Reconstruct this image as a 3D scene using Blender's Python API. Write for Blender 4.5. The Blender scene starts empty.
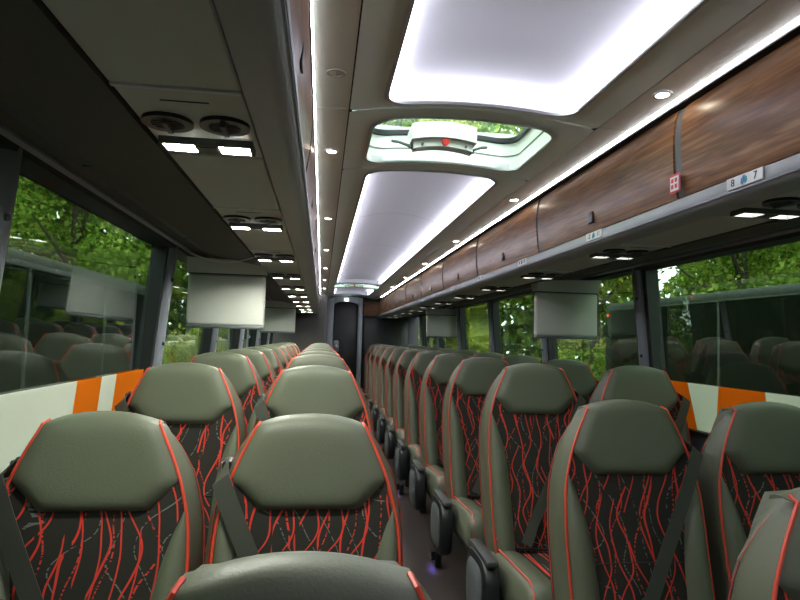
import bpy, bmesh, math, random
import numpy as np
from mathutils import Matrix, Vector
random.seed(7)
R = math.radians
scn = bpy.context.scene
COL = scn.collection

# ------------------------------------------------------------------ camera
F_PX = 600.0
YAW, PITCH, ROLL = R(7.31), R(3.71), 0.028
CAM = Vector((-0.435, 0.0, 1.27))
fw = Vector((math.sin(YAW) * math.cos(PITCH), math.cos(YAW) * math.cos(PITCH), math.sin(PITCH)))
rt = fw.cross(Vector((0, 0, 1))).normalized()
up = rt.cross(fw).normalized()
rt2 = rt * math.cos(ROLL) + up * math.sin(ROLL)
up2 = -rt * math.sin(ROLL) + up * math.cos(ROLL)
cam_d = bpy.data.cameras.new('camera')
cam_d.sensor_fit = 'HORIZONTAL'
cam_d.sensor_width = 36.0
cam_d.lens = 36.0 * F_PX / 800.0
cam_d.clip_start = 0.02
cam_d.clip_end = 400
cam = bpy.data.objects.new('camera', cam_d)
COL.objects.link(cam)
cam.matrix_world = Matrix(((rt2.x, up2.x, -fw.x, CAM.x), (rt2.y, up2.y, -fw.y, CAM.y), (rt2.z, up2.z, -fw.z, CAM.z), (0, 0, 0, 1)))
scn.camera = cam

# ------------------------------------------------------------------ world / exposure
world = bpy.data.worlds.new('world')
scn.world = world
world.use_nodes = True
wn = world.node_tree
bg = wn.nodes['Background']
bg.inputs['Color'].default_value = (0.80, 0.90, 1.0, 1)
bg.inputs['Strength'].default_value = 3.9
vs = scn.view_settings
vs.view_transform = 'Standard'
vs.look = 'None'
vs.exposure = 1.35
vs.gamma = 1.0
vs.use_curve_mapping = False
scn.cycles.use_denoising = True
scn.cycles.max_bounces = 8
scn.cycles.transparent_max_bounces = 16
scn.cycles.sample_clamp_indirect = 6.0

# ------------------------------------------------------------------ materials
MATS = {}


def mat(name, col, rough=0.5, metal=0.0, spec=0.5, emit=None, estr=0.0, bump=None, vary=None):
    if name in MATS:
        return MATS[name]
    m = bpy.data.materials.new(name)
    m.use_nodes = True
    nt = m.node_tree
    b = nt.nodes['Principled BSDF']
    b.inputs['Base Color'].default_value = (*col, 1)
    b.inputs['Roughness'].default_value = rough
    b.inputs['Metallic'].default_value = metal
    b.inputs['Specular IOR Level'].default_value = spec
    if emit:
        b.inputs['Emission Color'].default_value = (*emit, 1)
        b.inputs['Emission Strength'].default_value = estr
    tc = None
    if bump or vary:
        tc = nt.nodes.new('ShaderNodeTexCoord')
    if bump:
        sc_, st = bump
        n = nt.nodes.new('ShaderNodeTexNoise')
        n.inputs['Scale'].default_value = sc_
        n.inputs['Detail'].default_value = 3
        nt.links.new(tc.outputs['Object'], n.inputs['Vector'])
        bp = nt.nodes.new('ShaderNodeBump')
        bp.inputs['Strength'].default_value = st
        bp.inputs['Distance'].default_value = 0.002
        nt.links.new(n.outputs['Fac'], bp.inputs['Height'])
        nt.links.new(bp.outputs['Normal'], b.inputs['Normal'])
    if vary:
        sc_, amt = vary
        n = nt.nodes.new('ShaderNodeTexNoise')
        n.inputs['Scale'].default_value = sc_
        nt.links.new(tc.outputs['Object'], n.inputs['Vector'])
        r = nt.nodes.new('ShaderNodeValToRGB')
        r.color_ramp.elements[0].position = 0.3
        r.color_ramp.elements[1].position = 0.7
        r.color_ramp.elements[0].color = (*[c * (1 - amt) for c in col], 1)
        r.color_ramp.elements[1].color = (*[min(1, c * (1 + amt)) for c in col], 1)
        nt.links.new(n.outputs['Fac'], r.inputs['Fac'])
        nt.links.new(r.outputs['Color'], b.inputs['Base Color'])
    MATS[name] = m
    return m


def emis(name, col, s):
    m = bpy.data.materials.new(name)
    m.use_nodes = True
    nt = m.node_tree
    nt.nodes.clear()
    e = nt.nodes.new('ShaderNodeEmission')
    e.inputs['Color'].default_value = (*col, 1)
    e.inputs['Strength'].default_value = s
    o = nt.nodes.new('ShaderNodeOutputMaterial')
    nt.links.new(e.outputs[0], o.inputs['Surface'])
    MATS[name] = m
    return m


def glass(name, tint, ior=1.6, rough=0.0, gcol=(0.9, 0.95, 1.0)):
    m = bpy.data.materials.new(name)
    m.use_nodes = True
    nt = m.node_tree
    nt.nodes.clear()
    t = nt.nodes.new('ShaderNodeBsdfTransparent')
    t.inputs['Color'].default_value = (*tint, 1)
    g = nt.nodes.new('ShaderNodeBsdfGlossy')
    g.inputs['Roughness'].default_value = rough
    g.inputs['Color'].default_value = (*gcol, 1)
    # Schlick reflectance, the same for both faces of the pane
    ge = nt.nodes.new('ShaderNodeNewGeometry')
    dt = nt.nodes.new('ShaderNodeVectorMath')
    dt.operation = 'DOT_PRODUCT'
    nt.links.new(ge.outputs['Normal'], dt.inputs[0])
    nt.links.new(ge.outputs['Incoming'], dt.inputs[1])
    ab = nt.nodes.new('ShaderNodeMath')
    ab.operation = 'ABSOLUTE'
    nt.links.new(dt.outputs['Value'], ab.inputs[0])
    om = nt.nodes.new('ShaderNodeMath')
    om.operation = 'SUBTRACT'
    om.inputs[0].default_value = 1.0
    nt.links.new(ab.outputs[0], om.inputs[1])
    pw = nt.nodes.new('ShaderNodeMath')
    pw.operation = 'POWER'
    pw.inputs[1].default_value = 5.0
    nt.links.new(om.outputs[0], pw.inputs[0])
    f0 = ((ior - 1) / (ior + 1)) ** 2
    f = nt.nodes.new('ShaderNodeMath')
    f.operation = 'MULTIPLY_ADD'
    f.inputs[1].default_value = 1 - f0
    f.inputs[2].default_value = f0
    nt.links.new(pw.outputs[0], f.inputs[0])
    x = nt.nodes.new('ShaderNodeMixShader')
    o = nt.nodes.new('ShaderNodeOutputMaterial')
    nt.links.new(f.outputs[0], x.inputs[0])
    nt.links.new(t.outputs[0], x.inputs[1])
    nt.links.new(g.outputs[0], x.inputs[2])
    nt.links.new(x.outputs[0], o.inputs['Surface'])
    MATS[name] = m
    return m


mat('leather', (0.085, 0.093, 0.060), 0.5, bump=(220, 0.25))
mat('leather_dark', (0.035, 0.037, 0.034), 0.5)
mat('shell', (0.012, 0.013, 0.014), 0.45)
mat('piping', (0.56, 0.050, 0.022), 0.45)
mat('belt', (0.042, 0.045, 0.034), 0.55, bump=(300, 0.3))
mat('black_plastic', (0.012, 0.012, 0.013), 0.3)
mat('grey_plastic', (0.10, 0.11, 0.115), 0.4)
mat('chrome', (0.7, 0.7, 0.7), 0.15, metal=1.0)
mat('red_plastic', (0.70, 0.03, 0.02), 0.35)
mat('frame_metal', (0.05, 0.05, 0.055), 0.4, metal=0.6)
mat('ceiling_border', (0.84, 0.92, 0.82), 0.5)
mat('ceiling_side', (0.82, 0.84, 0.74), 0.35)
mat('cove_panel', (0.76, 0.74, 0.74), 0.5, bump=(60, 0.1))
mat('seam', (0.02, 0.02, 0.02), 0.8)
mat('lip', (0.62, 0.63, 0.64), 0.4)
mat('rail', (0.35, 0.375, 0.38), 0.38)
mat('rail_dark', (0.05, 0.055, 0.06), 0.45)
mat('soffit', (0.50, 0.52, 0.46), 0.55)
mat('service', (0.50, 0.52, 0.46), 0.45)
mat('service_dark', (0.10, 0.10, 0.088), 0.5)
mat('cove_dark', (0.085, 0.080, 0.062), 0.8, bump=(400, 0.4))
mat('pillar', (0.20, 0.215, 0.25), 0.35)
mat('rubber', (0.008, 0.008, 0.010), 0.45)
mat('wall_low', (0.08, 0.09, 0.11), 0.6)
mat('spot_off', (0.5, 0.48, 0.42), 0.4)
mat('white_plastic', (0.74, 0.75, 0.72), 0.4)
mat('tv_plastic', (0.52, 0.53, 0.48), 0.45)
mat('hatch_white', (0.80, 0.82, 0.78), 0.4)
mat('grey_frame', (0.32, 0.35, 0.37), 0.4)
mat('rear_dark', (0.016, 0.015, 0.014), 0.6)
mat('rear_grey', (0.085, 0.082, 0.075), 0.7)
mat('black_gloss', (0.006, 0.006, 0.007), 0.45)
mat('sign_white', (0.80, 0.82, 0.80), 0.5)
mat('sign_ink', (0.02, 0.02, 0.02), 0.6)
mat('sign_teal', (0.02, 0.35, 0.33), 0.5)
mat('sign_blue', (0.03, 0.14, 0.42), 0.5)
mat('sign_red', (0.65, 0.05, 0.05), 0.5)
mat('roof', (0.4, 0.4, 0.4), 0.7)
mat('ground', (0.050, 0.050, 0.045), 0.95, vary=(1.2, 0.3))
mat('bark', (0.07, 0.052, 0.038), 0.9, bump=(12, 0.8))
emis('led', (0.95, 0.95, 1.0), 26.0)
emis('cove_led', (0.80, 0.82, 1.0), 5.8)
emis('downlight', (1.0, 0.86, 0.66), 22.0)
emis('reading', (0.97, 1.0, 0.88), 320.0)
emis('reading_soft', (0.97, 1.0, 0.95), 12.0)
emis('aisle_lamp', (0.22, 0.16, 1.0), 14.0)
emis('exit_lamp', (0.85, 0.95, 1.0), 6.0)
glass('window_glass', (0.50, 0.56, 0.47), 1.75)
glass('hatch_glass', (0.80, 0.90, 0.74), 1.45)


def film(name, col):
    m = bpy.data.materials.new(name)
    m.use_nodes = True
    nt = m.node_tree
    nt.nodes.clear()
    d = nt.nodes.new('ShaderNodeBsdfDiffuse')
    d.inputs['Color'].default_value = (*col, 1)
    t = nt.nodes.new('ShaderNodeBsdfTranslucent')
    t.inputs['Color'].default_value = (*col, 1)
    x = nt.nodes.new('ShaderNodeMixShader')
    x.inputs[0].default_value = 0.75
    o = nt.nodes.new('ShaderNodeOutputMaterial')
    nt.links.new(d.outputs[0], x.inputs[1])
    nt.links.new(t.outputs[0], x.inputs[2])
    nt.links.new(x.outputs[0], o.inputs['Surface'])
    MATS[name] = m


film('film_white', (0.96, 0.95, 0.88))
film('film_orange', (0.97, 0.36, 0.03))


def wood():
    m = bpy.data.materials.new('walnut')
    m.use_nodes = True
    nt = m.node_tree
    b = nt.nodes['Principled BSDF']
    b.inputs['Roughness'].default_value = 0.3
    b.inputs['Specular IOR Level'].default_value = 0.22
    tc = nt.nodes.new('ShaderNodeTexCoord')
    mp = nt.nodes.new('ShaderNodeMapping')
    mp.inputs['Scale'].default_value = (9, 1.1, 18)
    oi = nt.nodes.new('ShaderNodeObjectInfo')
    mul = nt.nodes.new('ShaderNodeMath')
    mul.operation = 'MULTIPLY'
    mul.inputs[1].default_value = 40
    cmb = nt.nodes.new('ShaderNodeCombineXYZ')
    nt.links.new(oi.outputs['Random'], mul.inputs[0])
    nt.links.new(mul.outputs[0], cmb.inputs[1])
    nt.links.new(cmb.outputs[0], mp.inputs['Location'])
    nt.links.new(tc.outputs['Object'], mp.inputs['Vector'])
    n1 = nt.nodes.new('ShaderNodeTexNoise')
    n1.inputs['Scale'].default_value = 1.0
    n1.inputs['Detail'].default_value = 3
    n1.inputs['Distortion'].default_value = 1.6
    nt.links.new(mp.outputs[0], n1.inputs['Vector'])
    n2 = nt.nodes.new('ShaderNodeTexNoise')
    n2.inputs['Scale'].default_value = 6.0
    n2.inputs['Detail'].default_value = 6
    n2.inputs['Distortion'].default_value = 0.6
    nt.links.new(mp.outputs[0], n2.inputs['Vector'])
    mx = nt.nodes.new('ShaderNodeMix')
    mx.inputs[0].default_value = 0.58
    nt.links.new(n1.outputs['Fac'], mx.inputs[2])
    nt.links.new(n2.outputs['Fac'], mx.inputs[3])
    r = nt.nodes.new('ShaderNodeValToRGB')
    cr = r.color_ramp
    cr.elements[0].position = 0.32
    cr.elements[0].color = (0.075, 0.032, 0.014, 1)
    cr.elements[1].position = 0.68
    cr.elements[1].color = (0.37, 0.20, 0.098, 1)
    e = cr.elements.new(0.5)
    e.color = (0.20, 0.096, 0.044, 1)
    nt.links.new(mx.outputs[0], r.inputs['Fac'])
    nt.links.new(r.outputs['Color'], b.inputs['Base Color'])
    MATS['wood'] = m


wood()


def fabric():
    m = bpy.data.materials.new('patterned_fabric')
    m.use_nodes = True
    nt = m.node_tree
    L = nt.links.new
    b = nt.nodes['Principled BSDF']
    b.inputs['Roughness'].default_value = 0.9
    b.inputs['Specular IOR Level'].default_value = 0.2
    tc = nt.nodes.new('ShaderNodeTexCoord')
    oi = nt.nodes.new('ShaderNodeObjectInfo')
    cmb = nt.nodes.new('ShaderNodeCombineXYZ')
    mul = nt.nodes.new('ShaderNodeMath')
    mul.operation = 'MULTIPLY'
    mul.inputs[1].default_value = 17.0
    L(oi.outputs['Random'], mul.inputs[0])
    L(mul.outputs[0], cmb.inputs[0])
    L(mul.outputs[0], cmb.inputs[2])
    add = nt.nodes.new('ShaderNodeVectorMath')
    add.operation = 'ADD'
    L(tc.outputs['Object'], add.inputs[0])
    L(cmb.outputs[0], add.inputs[1])
    nz = nt.nodes.new('ShaderNodeTexNoise')
    nz.inputs['Scale'].default_value = 9.0
    nz.inputs['Detail'].default_value = 1.0
    L(add.outputs[0], nz.inputs['Vector'])
    sub = nt.nodes.new('ShaderNodeVectorMath')
    sub.operation = 'SUBTRACT'
    sub.inputs[1].default_value = (0.5, 0.5, 0.5)
    L(nz.outputs['Color'], sub.inputs[0])
    scl = nt.nodes.new('ShaderNodeVectorMath')
    scl.operation = 'MULTIPLY'
    scl.inputs[1].default_value = (0.055, 0, 0.02)
    L(sub.outputs[0], scl.inputs[0])
    add2 = nt.nodes.new('ShaderNodeVectorMath')
    add2.operation = 'ADD'
    L(add.outputs[0], add2.inputs[0])
    L(scl.outputs[0], add2.inputs[1])

    def lines(freq, amp, sx, sz, th, off, brk):
        """wandering vertical threads: |fract(x*freq + noise) - .5| < th, broken up by a second noise"""
        mp = nt.nodes.new('ShaderNodeMapping')
        mp.inputs['Scale'].default_value = (sx, 0.0, sz)
        mp.inputs['Location'].default_value = (off, off, off * 2)
        L(add.outputs[0], mp.inputs['Vector'])
        nn = nt.nodes.new('ShaderNodeTexNoise')
        nn.inputs['Scale'].default_value = 1.0
        nn.inputs['Detail'].default_value = 0.4
        L(mp.outputs[0], nn.inputs['Vector'])
        sp = nt.nodes.new('ShaderNodeSeparateXYZ')
        L(add.outputs[0], sp.inputs[0])
        u1 = nt.nodes.new('ShaderNodeMath')
        u1.operation = 'MULTIPLY'
        u1.inputs[1].default_value = freq
        L(sp.outputs[0], u1.inputs[0])
        u2 = nt.nodes.new('ShaderNodeMath')
        u2.operation = 'MULTIPLY_ADD'
        u2.inputs[1].default_value = amp
        L(nn.outputs['Fac'], u2.inputs[0])
        L(u1.outputs[0], u2.inputs[2])
        fr = nt.nodes.new('ShaderNodeMath')
        fr.operation = 'FRACT'
        L(u2.outputs[0], fr.inputs[0])
        sb = nt.nodes.new('ShaderNodeMath')
        sb.operation = 'SUBTRACT'
        sb.inputs[1].default_value = 0.5
        L(fr.outputs[0], sb.inputs[0])
        ab = nt.nodes.new('ShaderNodeMath')
        ab.operation = 'ABSOLUTE'
        L(sb.outputs[0], ab.inputs[0])
        lt = nt.nodes.new('ShaderNodeMath')
        lt.operation = 'LESS_THAN'
        lt.inputs[1].default_value = th
        L(ab.outputs[0], lt.inputs[0])
        mp2 = nt.nodes.new('ShaderNodeMapping')
        mp2.inputs['Scale'].default_value = brk[:3]
        mp2.inputs['Location'].default_value = (off * 3, 0, off)
        L(add.outputs[0], mp2.inputs['Vector'])
        n2 = nt.nodes.new('ShaderNodeTexNoise')
        n2.inputs['Scale'].default_value = 1.0
        L(mp2.outputs[0], n2.inputs['Vector'])
        gt = nt.nodes.new('ShaderNodeMath')
        gt.operation = 'GREATER_THAN'
        gt.inputs[1].default_value = brk[3]
        L(n2.outputs['Fac'], gt.inputs[0])
        ml = nt.nodes.new('ShaderNodeMath')
        ml.operation = 'MULTIPLY'
        L(lt.outputs[0], ml.inputs[0])
        L(gt.outputs[0], ml.inputs[1])
        return ml

    def mx2(a, c):
        q = nt.nodes.new('ShaderNodeMath')
        q.operation = 'MAXIMUM'
        L(a.outputs[0], q.inputs[0])
        L(c.outputs[0], q.inputs[1])
        return q
    l1 = lines(20, 3.2, 3.0, 5.0, 0.040, 3.1, (24, 0, 2.0, 0.40))
    l2 = lines(16, 3.4, 2.4, 6.0, 0.034, 9.7, (22, 0, 2.5, 0.44))
    l4 = lines(14, 3.0, 3, 6, 0.022, 14.2, (30, 0, 150, 0.50))
    mxm = mx2(mx2(l1, l2), l4)
    l3 = lines(13, 4.0, 5, 6, 0.022, 5.3, (20, 0, 120, 0.48))
    mixa = nt.nodes.new('ShaderNodeMix')
    mixa.data_type = 'RGBA'
    mixa.inputs[6].default_value = (0.022, 0.021, 0.017, 1)
    mixa.inputs[7].default_value = (0.12, 0.13, 0.12, 1)
    L(l3.outputs[0], mixa.inputs[0])
    mixb = nt.nodes.new('ShaderNodeMix')
    mixb.data_type = 'RGBA'
    mixb.inputs[7].default_value = (0.52, 0.040, 0.024, 1)
    L(mixa.outputs[2], mixb.inputs[6])
    L(mxm.outputs[0], mixb.inputs[0])
    L(mixb.outputs[2], b.inputs['Base Color'])
    MATS['fabric'] = m


fabric()


def floor_mat():
    m = bpy.data.materials.new('vinyl_floor')
    m.use_nodes = True
    nt = m.node_tree
    b = nt.nodes['Principled BSDF']
    b.inputs['Roughness'].default_value = 0.5
    tc = nt.nodes.new('ShaderNodeTexCoord')
    mp = nt.nodes.new('ShaderNodeMapping')
    mp.inputs['Rotation'].default_value = (0, 0, R(90))
    nt.links.new(tc.outputs['Object'], mp.inputs['Vector'])
    br = nt.nodes.new('ShaderNodeTexBrick')
    br.inputs['Scale'].default_value = 1.0
    br.inputs['Brick Width'].default_value = 0.9
    br.inputs['Row Height'].default_value = 0.12
    br.inputs['Mortar Size'].default_value = 0.002
    br.inputs['Color1'].default_value = (0.030, 0.020, 0.016, 1)
    br.inputs['Color2'].default_value = (0.048, 0.032, 0.026, 1)
    br.inputs['Mortar'].default_value = (0.015, 0.01, 0.009, 1)
    nt.links.new(mp.outputs[0], br.inputs['Vector'])
    nt.links.new(br.outputs['Color'], b.inputs['Base Color'])
    MATS['floor'] = m


floor_mat()


def leaf_mat(name, c1, c2, c3):
    m = bpy.data.materials.new(name)
    m.use_nodes = True
    nt = m.node_tree
    nt.nodes.clear()
    g = nt.nodes.new('ShaderNodeNewGeometry')
    r = nt.nodes.new('ShaderNodeValToRGB')
    r.color_ramp.elements[0].color = (*c1, 1)
    r.color_ramp.elements[1].color = (*c3, 1)
    e = r.color_ramp.elements.new(0.55)
    e.color = (*c2, 1)
    nt.links.new(g.outputs['Random Per Island'], r.inputs['Fac'])
    d = nt.nodes.new('ShaderNodeBsdfDiffuse')
    t = nt.nodes.new('ShaderNodeBsdfTranslucent')
    nt.links.new(r.outputs[0], d.inputs['Color'])
    nt.links.new(r.outputs[0], t.inputs['Color'])
    x = nt.nodes.new('ShaderNodeMixShader')
    x.inputs[0].default_value = 0.4
    o = nt.nodes.new('ShaderNodeOutputMaterial')
    nt.links.new(d.outputs[0], x.inputs[1])
    nt.links.new(t.outputs[0], x.inputs[2])
    nt.links.new(x.outputs[0], o.inputs['Surface'])
    MATS[name] = m


leaf_mat('leaf_yellow', (0.22, 0.29, 0.035), (0.48, 0.55, 0.07), (0.82, 0.78, 0.18))
leaf_mat('leaf_green', (0.10, 0.19, 0.03), (0.27, 0.41, 0.06), (0.58, 0.66, 0.15))
leaf_mat('leaf_dark', (0.02, 0.05, 0.012), (0.05, 0.11, 0.02), (0.12, 0.20, 0.04))

# ------------------------------------------------------------------ mesh helpers


class MB:
    def __init__(s):
        s.v = []
        s.f = []

    def add(s, v, f):
        o = len(s.v)
        s.v += [tuple(p) for p in v]
        s.f += [tuple(i + o for i in q) for q in f]
        return s

    def box(s, x0, x1, y0, y1, z0, z1):
        return s.add([(x0, y0, z0), (x1, y0, z0), (x1, y1, z0), (x0, y1, z0), (x0, y0, z1), (x1, y0, z1), (x1, y1, z1), (x0, y1, z1)],
                     [(0, 3, 2, 1), (4, 5, 6, 7), (0, 1, 5, 4), (1, 2, 6, 5), (2, 3, 7, 6), (3, 0, 4, 7)])

    def rbox(s, x0, x1, y0, y1, z0, z1, r=0.01, seg=2):
        bm = bmesh.new()
        bmesh.ops.create_cube(bm, size=1)
        bmesh.ops.scale(bm, vec=(x1 - x0, y1 - y0, z1 - z0), verts=bm.verts)
        bmesh.ops.translate(bm, vec=((x0 + x1) / 2, (y0 + y1) / 2, (z0 + z1) / 2), verts=bm.verts)
        r = min(r, 0.49 * min(x1 - x0, y1 - y0, z1 - z0))
        bmesh.ops.bevel(bm, geom=list(bm.edges), offset=r, segments=seg, profile=0.5, affect='EDGES')
        bm.verts.index_update()
        v = [tuple(p.co) for p in bm.verts]
        f = [tuple(p.index for p in q.verts) for q in bm.faces]
        bm.free()
        return s.add(v, f)

    def tube(s, pts, r, n=8, cap=True, rad=None):
        pts = [Vector(p) for p in pts]
        v, f = [], []
        ref = None
        for i, p in enumerate(pts):
            t = (pts[min(i + 1, len(pts) - 1)] - pts[max(i - 1, 0)]).normalized()
            if ref is None:
                ref = Vector((0, 0, 1)) if abs(t.z) < 0.9 else Vector((1, 0, 0))
            a = (ref - t * ref.dot(t)).normalized()
            ref = a
            b = t.cross(a)
            rr = rad[i] if rad else r
            for k in range(n):
                an = 2 * math.pi * k / n
                v.append(p + a * rr * math.cos(an) + b * rr * math.sin(an))
        m = len(pts)
        for i in range(m - 1):
            for k in range(n):
                f.append((i * n + k, i * n + (k + 1) % n, (i + 1) * n + (k + 1) % n, (i + 1) * n + k))
        if cap:
            f.append(tuple(range(n - 1, -1, -1)))
            f.append(tuple((m - 1) * n + k for k in range(n)))
        return s.add(v, f)

    def strap(s, pts, nrm, w, th=0.002):
        """flat ribbon; nrm list of surface normals"""
        v, f = [], []
        pts = [Vector(p) for p in pts]
        for i, p in enumerate(pts):
            t = (pts[min(i + 1, len(pts) - 1)] - pts[max(i - 1, 0)]).normalized()
            n = Vector(nrm[i]).normalized()
            sd = t.cross(n).normalized()
            n = sd.cross(t)
            for a, b in ((-1, -1), (1, -1), (1, 1), (-1, 1)):
                v.append(p + sd * a * w / 2 + n * b * th / 2)
        for i in range(len(pts) - 1):
            for k in range(4):
                f.append((i * 4 + k, i * 4 + (k + 1) % 4, i * 4 + 4 + (k + 1) % 4, i * 4 + 4 + k))
        f.append((3, 2, 1, 0))
        e = len(pts) * 4 - 4
        f.append((e, e + 1, e + 2, e + 3))
        return s.add(v, f)

    def prism(s, prof, y0, y1, ny=1, close=True):
        """profile of (x,z) extruded along y (closed solid)"""
        n = len(prof)
        v, f = [], []
        for j in range(ny + 1):
            y = y0 + (y1 - y0) * j / ny
            v += [(x, y, z) for x, z in prof]
        for j in range(ny):
            for k in range(n if close else n - 1):
                f.append((j * n + k, j * n + (k + 1) % n, (j + 1) * n + (k + 1) % n, (j + 1) * n + k))
        if close:
            f.append(tuple(range(n - 1, -1, -1)))
            f.append(tuple(ny * n + k for k in range(n)))
        return s.add(v, f)

    def disc(s, c, r, axis='z', n=24, h=0.004, rx=None):
        """short cylinder"""
        rx = rx or r
        v, f = [], []
        for d in (-h / 2, h / 2):
            for k in range(n):
                a = 2 * math.pi * k / n
                p, q = rx * math.cos(a), r * math.sin(a)
                v.append({'z': (c[0] + p, c[1] + q, c[2] + d), 'y': (c[0] + p, c[1] + d, c[2] + q), 'x': (c[0] + d, c[1] + p, c[2] + q)}[axis])
        for k in range(n):
            f.append((k, (k + 1) % n, n + (k + 1) % n, n + k))
        f.append(tuple(range(n - 1, -1, -1)))
        f.append(tuple(n + k for k in range(n)))
        return s.add(v, f)

    def ring(s, c, r0, r1, h, axis='z', n=28):
        v, f = [], []
        for rr, d in ((r0, -h / 2), (r1, -h / 2), (r1, h / 2), (r0, h / 2)):
            for k in range(n):
                a = 2 * math.pi * k / n
                p, q = rr * math.cos(a), rr * math.sin(a)
                v.append({'z': (c[0] + p, c[1] + q, c[2] + d), 'y': (c[0] + p, c[1] + d, c[2] + q), 'x': (c[0] + d, c[1] + p, c[2] + q)}[axis])
        for j in range(4):
            for k in range(n):
                f.append((j * n + k, j * n + (k + 1) % n, ((j + 1) % 4) * n + (k + 1) % n, ((j + 1) % 4) * n + k))
        return s.add(v, f)

    def grid(s, fn, nu, nv):
        v = [fn(i / nu, j / nv) for j in range(nv + 1) for i in range(nu + 1)]
        f = [(j * (nu + 1) + i, j * (nu + 1) + i + 1, (j + 1) * (nu + 1) + i + 1, (j + 1) * (nu + 1) + i) for j in range(nv) for i in range(nu)]
        return s.add(v, f)

    def mesh(s, name, m, smooth=True, sharp=38):
        me = bpy.data.meshes.new(name)
        me.from_pydata(s.v, [], s.f)
        bm = bmesh.new()
        bm.from_mesh(me)
        bmesh.ops.recalc_face_normals(bm, faces=bm.faces)
        bm.to_mesh(me)
        bm.free()
        me.materials.append(MATS[m])
        if smooth:
            me.polygons.foreach_set('use_smooth', [True] * len(me.polygons))
            try:
                me.set_sharp_from_angle(angle=R(sharp))
            except Exception:
                pass
        return me

    def build(s, name, m, parent=None, smooth=True):
        o = bpy.data.objects.new(name, s.mesh(name, m, smooth, 65 if m == 'leather' else 38))
        COL.objects.link(o)
        o.parent = parent
        return o


def empty(name, loc=(0, 0, 0), rz=0.0, parent=None):
    o = bpy.data.objects.new(name, None)
    COL.objects.link(o)
    o.location = loc
    o.rotation_euler = (0, 0, rz)
    o.empty_display_size = 0.05
    o.parent = parent
    return o


def tag(o, label=None, cat=None, group=None, kind=None):
    if label:
        o['label'] = label
    if cat:
        o['category'] = cat
    if group:
        o['group'] = group
    if kind:
        o['kind'] = kind
    return o


def copy_tree(o, parent=None):
    c = o.copy()
    COL.objects.link(c)
    c.parent = parent
    for ch in list(o.children):
        copy_tree(ch, c)
    return c


def interp(tab, z):
    if z <= tab[0][0]:
        return tab[0][1]
    for (a, va), (b, vb) in zip(tab, tab[1:]):
        if z <= b:
            t = (z - a) / (b - a)
            return va + (vb - va) * t
    return tab[-1][1]


def smooth_tab(tab, n=60):
    """catmull-rom resample of a table"""
    xs = [p[0] for p in tab]
    out = []
    for i in range(n + 1):
        x = xs[0] + (xs[-1] - xs[0]) * i / n
        k = 0
        while k < len(xs) - 2 and x > xs[k + 1]:
            k += 1
        t = (x - xs[k]) / (xs[k + 1] - xs[k])
        p0 = tab[max(k - 1, 0)][1]
        p1 = tab[k][1]
        p2 = tab[k + 1][1]
        p3 = tab[min(k + 2, len(tab) - 1)][1]
        out.append((x, 0.5 * (2 * p1 + (p2 - p0) * t + (2 * p0 - 5 * p1 + 4 * p2 - p3) * t * t + (3 * p1 - p0 - 3 * p2 + p3) * t ** 3)))
    return out


ORD = ['first', 'second', 'third', 'fourth', 'fifth', 'sixth', 'seventh', 'eighth', 'ninth', 'tenth', 'eleventh', 'twelfth', 'thirteenth']

# ------------------------------------------------------------------ dimensions
Y_FRONT, Y_END = -1.7, 10.1
ZC = 1.93


def floor_z(y):
    return interp([(-1.7, -0.30), (0.0, -0.215), (0.68, -0.148), (0.94, -0.135), (1.46, -0.095), (1.72, -0.075), (2.4, 0.0), (2.41, 0.0)], y)


def wall_x(z):
    return 1.155 - (z - 1.112) * 0.085


def arch(x):
    return ZC + 0.035 * max(0.0, 1 - (x / 0.38) ** 2)


# ------------------------------------------------------------------ floor and walls
b = MB()
ys = [Y_FRONT, 0, 0.68, 0.94, 1.46, 1.72, 2.4, 4, 7, Y_END]
prof = []
for y in ys:
    prof.append((y, floor_z(y)))
v, f = [], []
for y, z in prof:
    v += [(-1.26, y, z), (1.26, y, z), (1.26, y, z - 0.06), (-1.26, y, z - 0.06)]
for j in range(len(ys) - 1):
    for k in range(4):
        f.append((j * 4 + k, j * 4 + (k + 1) % 4, j * 4 + 4 + (k + 1) % 4, j * 4 + 4 + k))
f += [(0, 1, 2, 3), tuple(len(v) - 4 + k for k in (3, 2, 1, 0))]
b.add(v, f)
tag(b.build('floor', 'floor', smooth=False), kind='structure')

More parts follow.
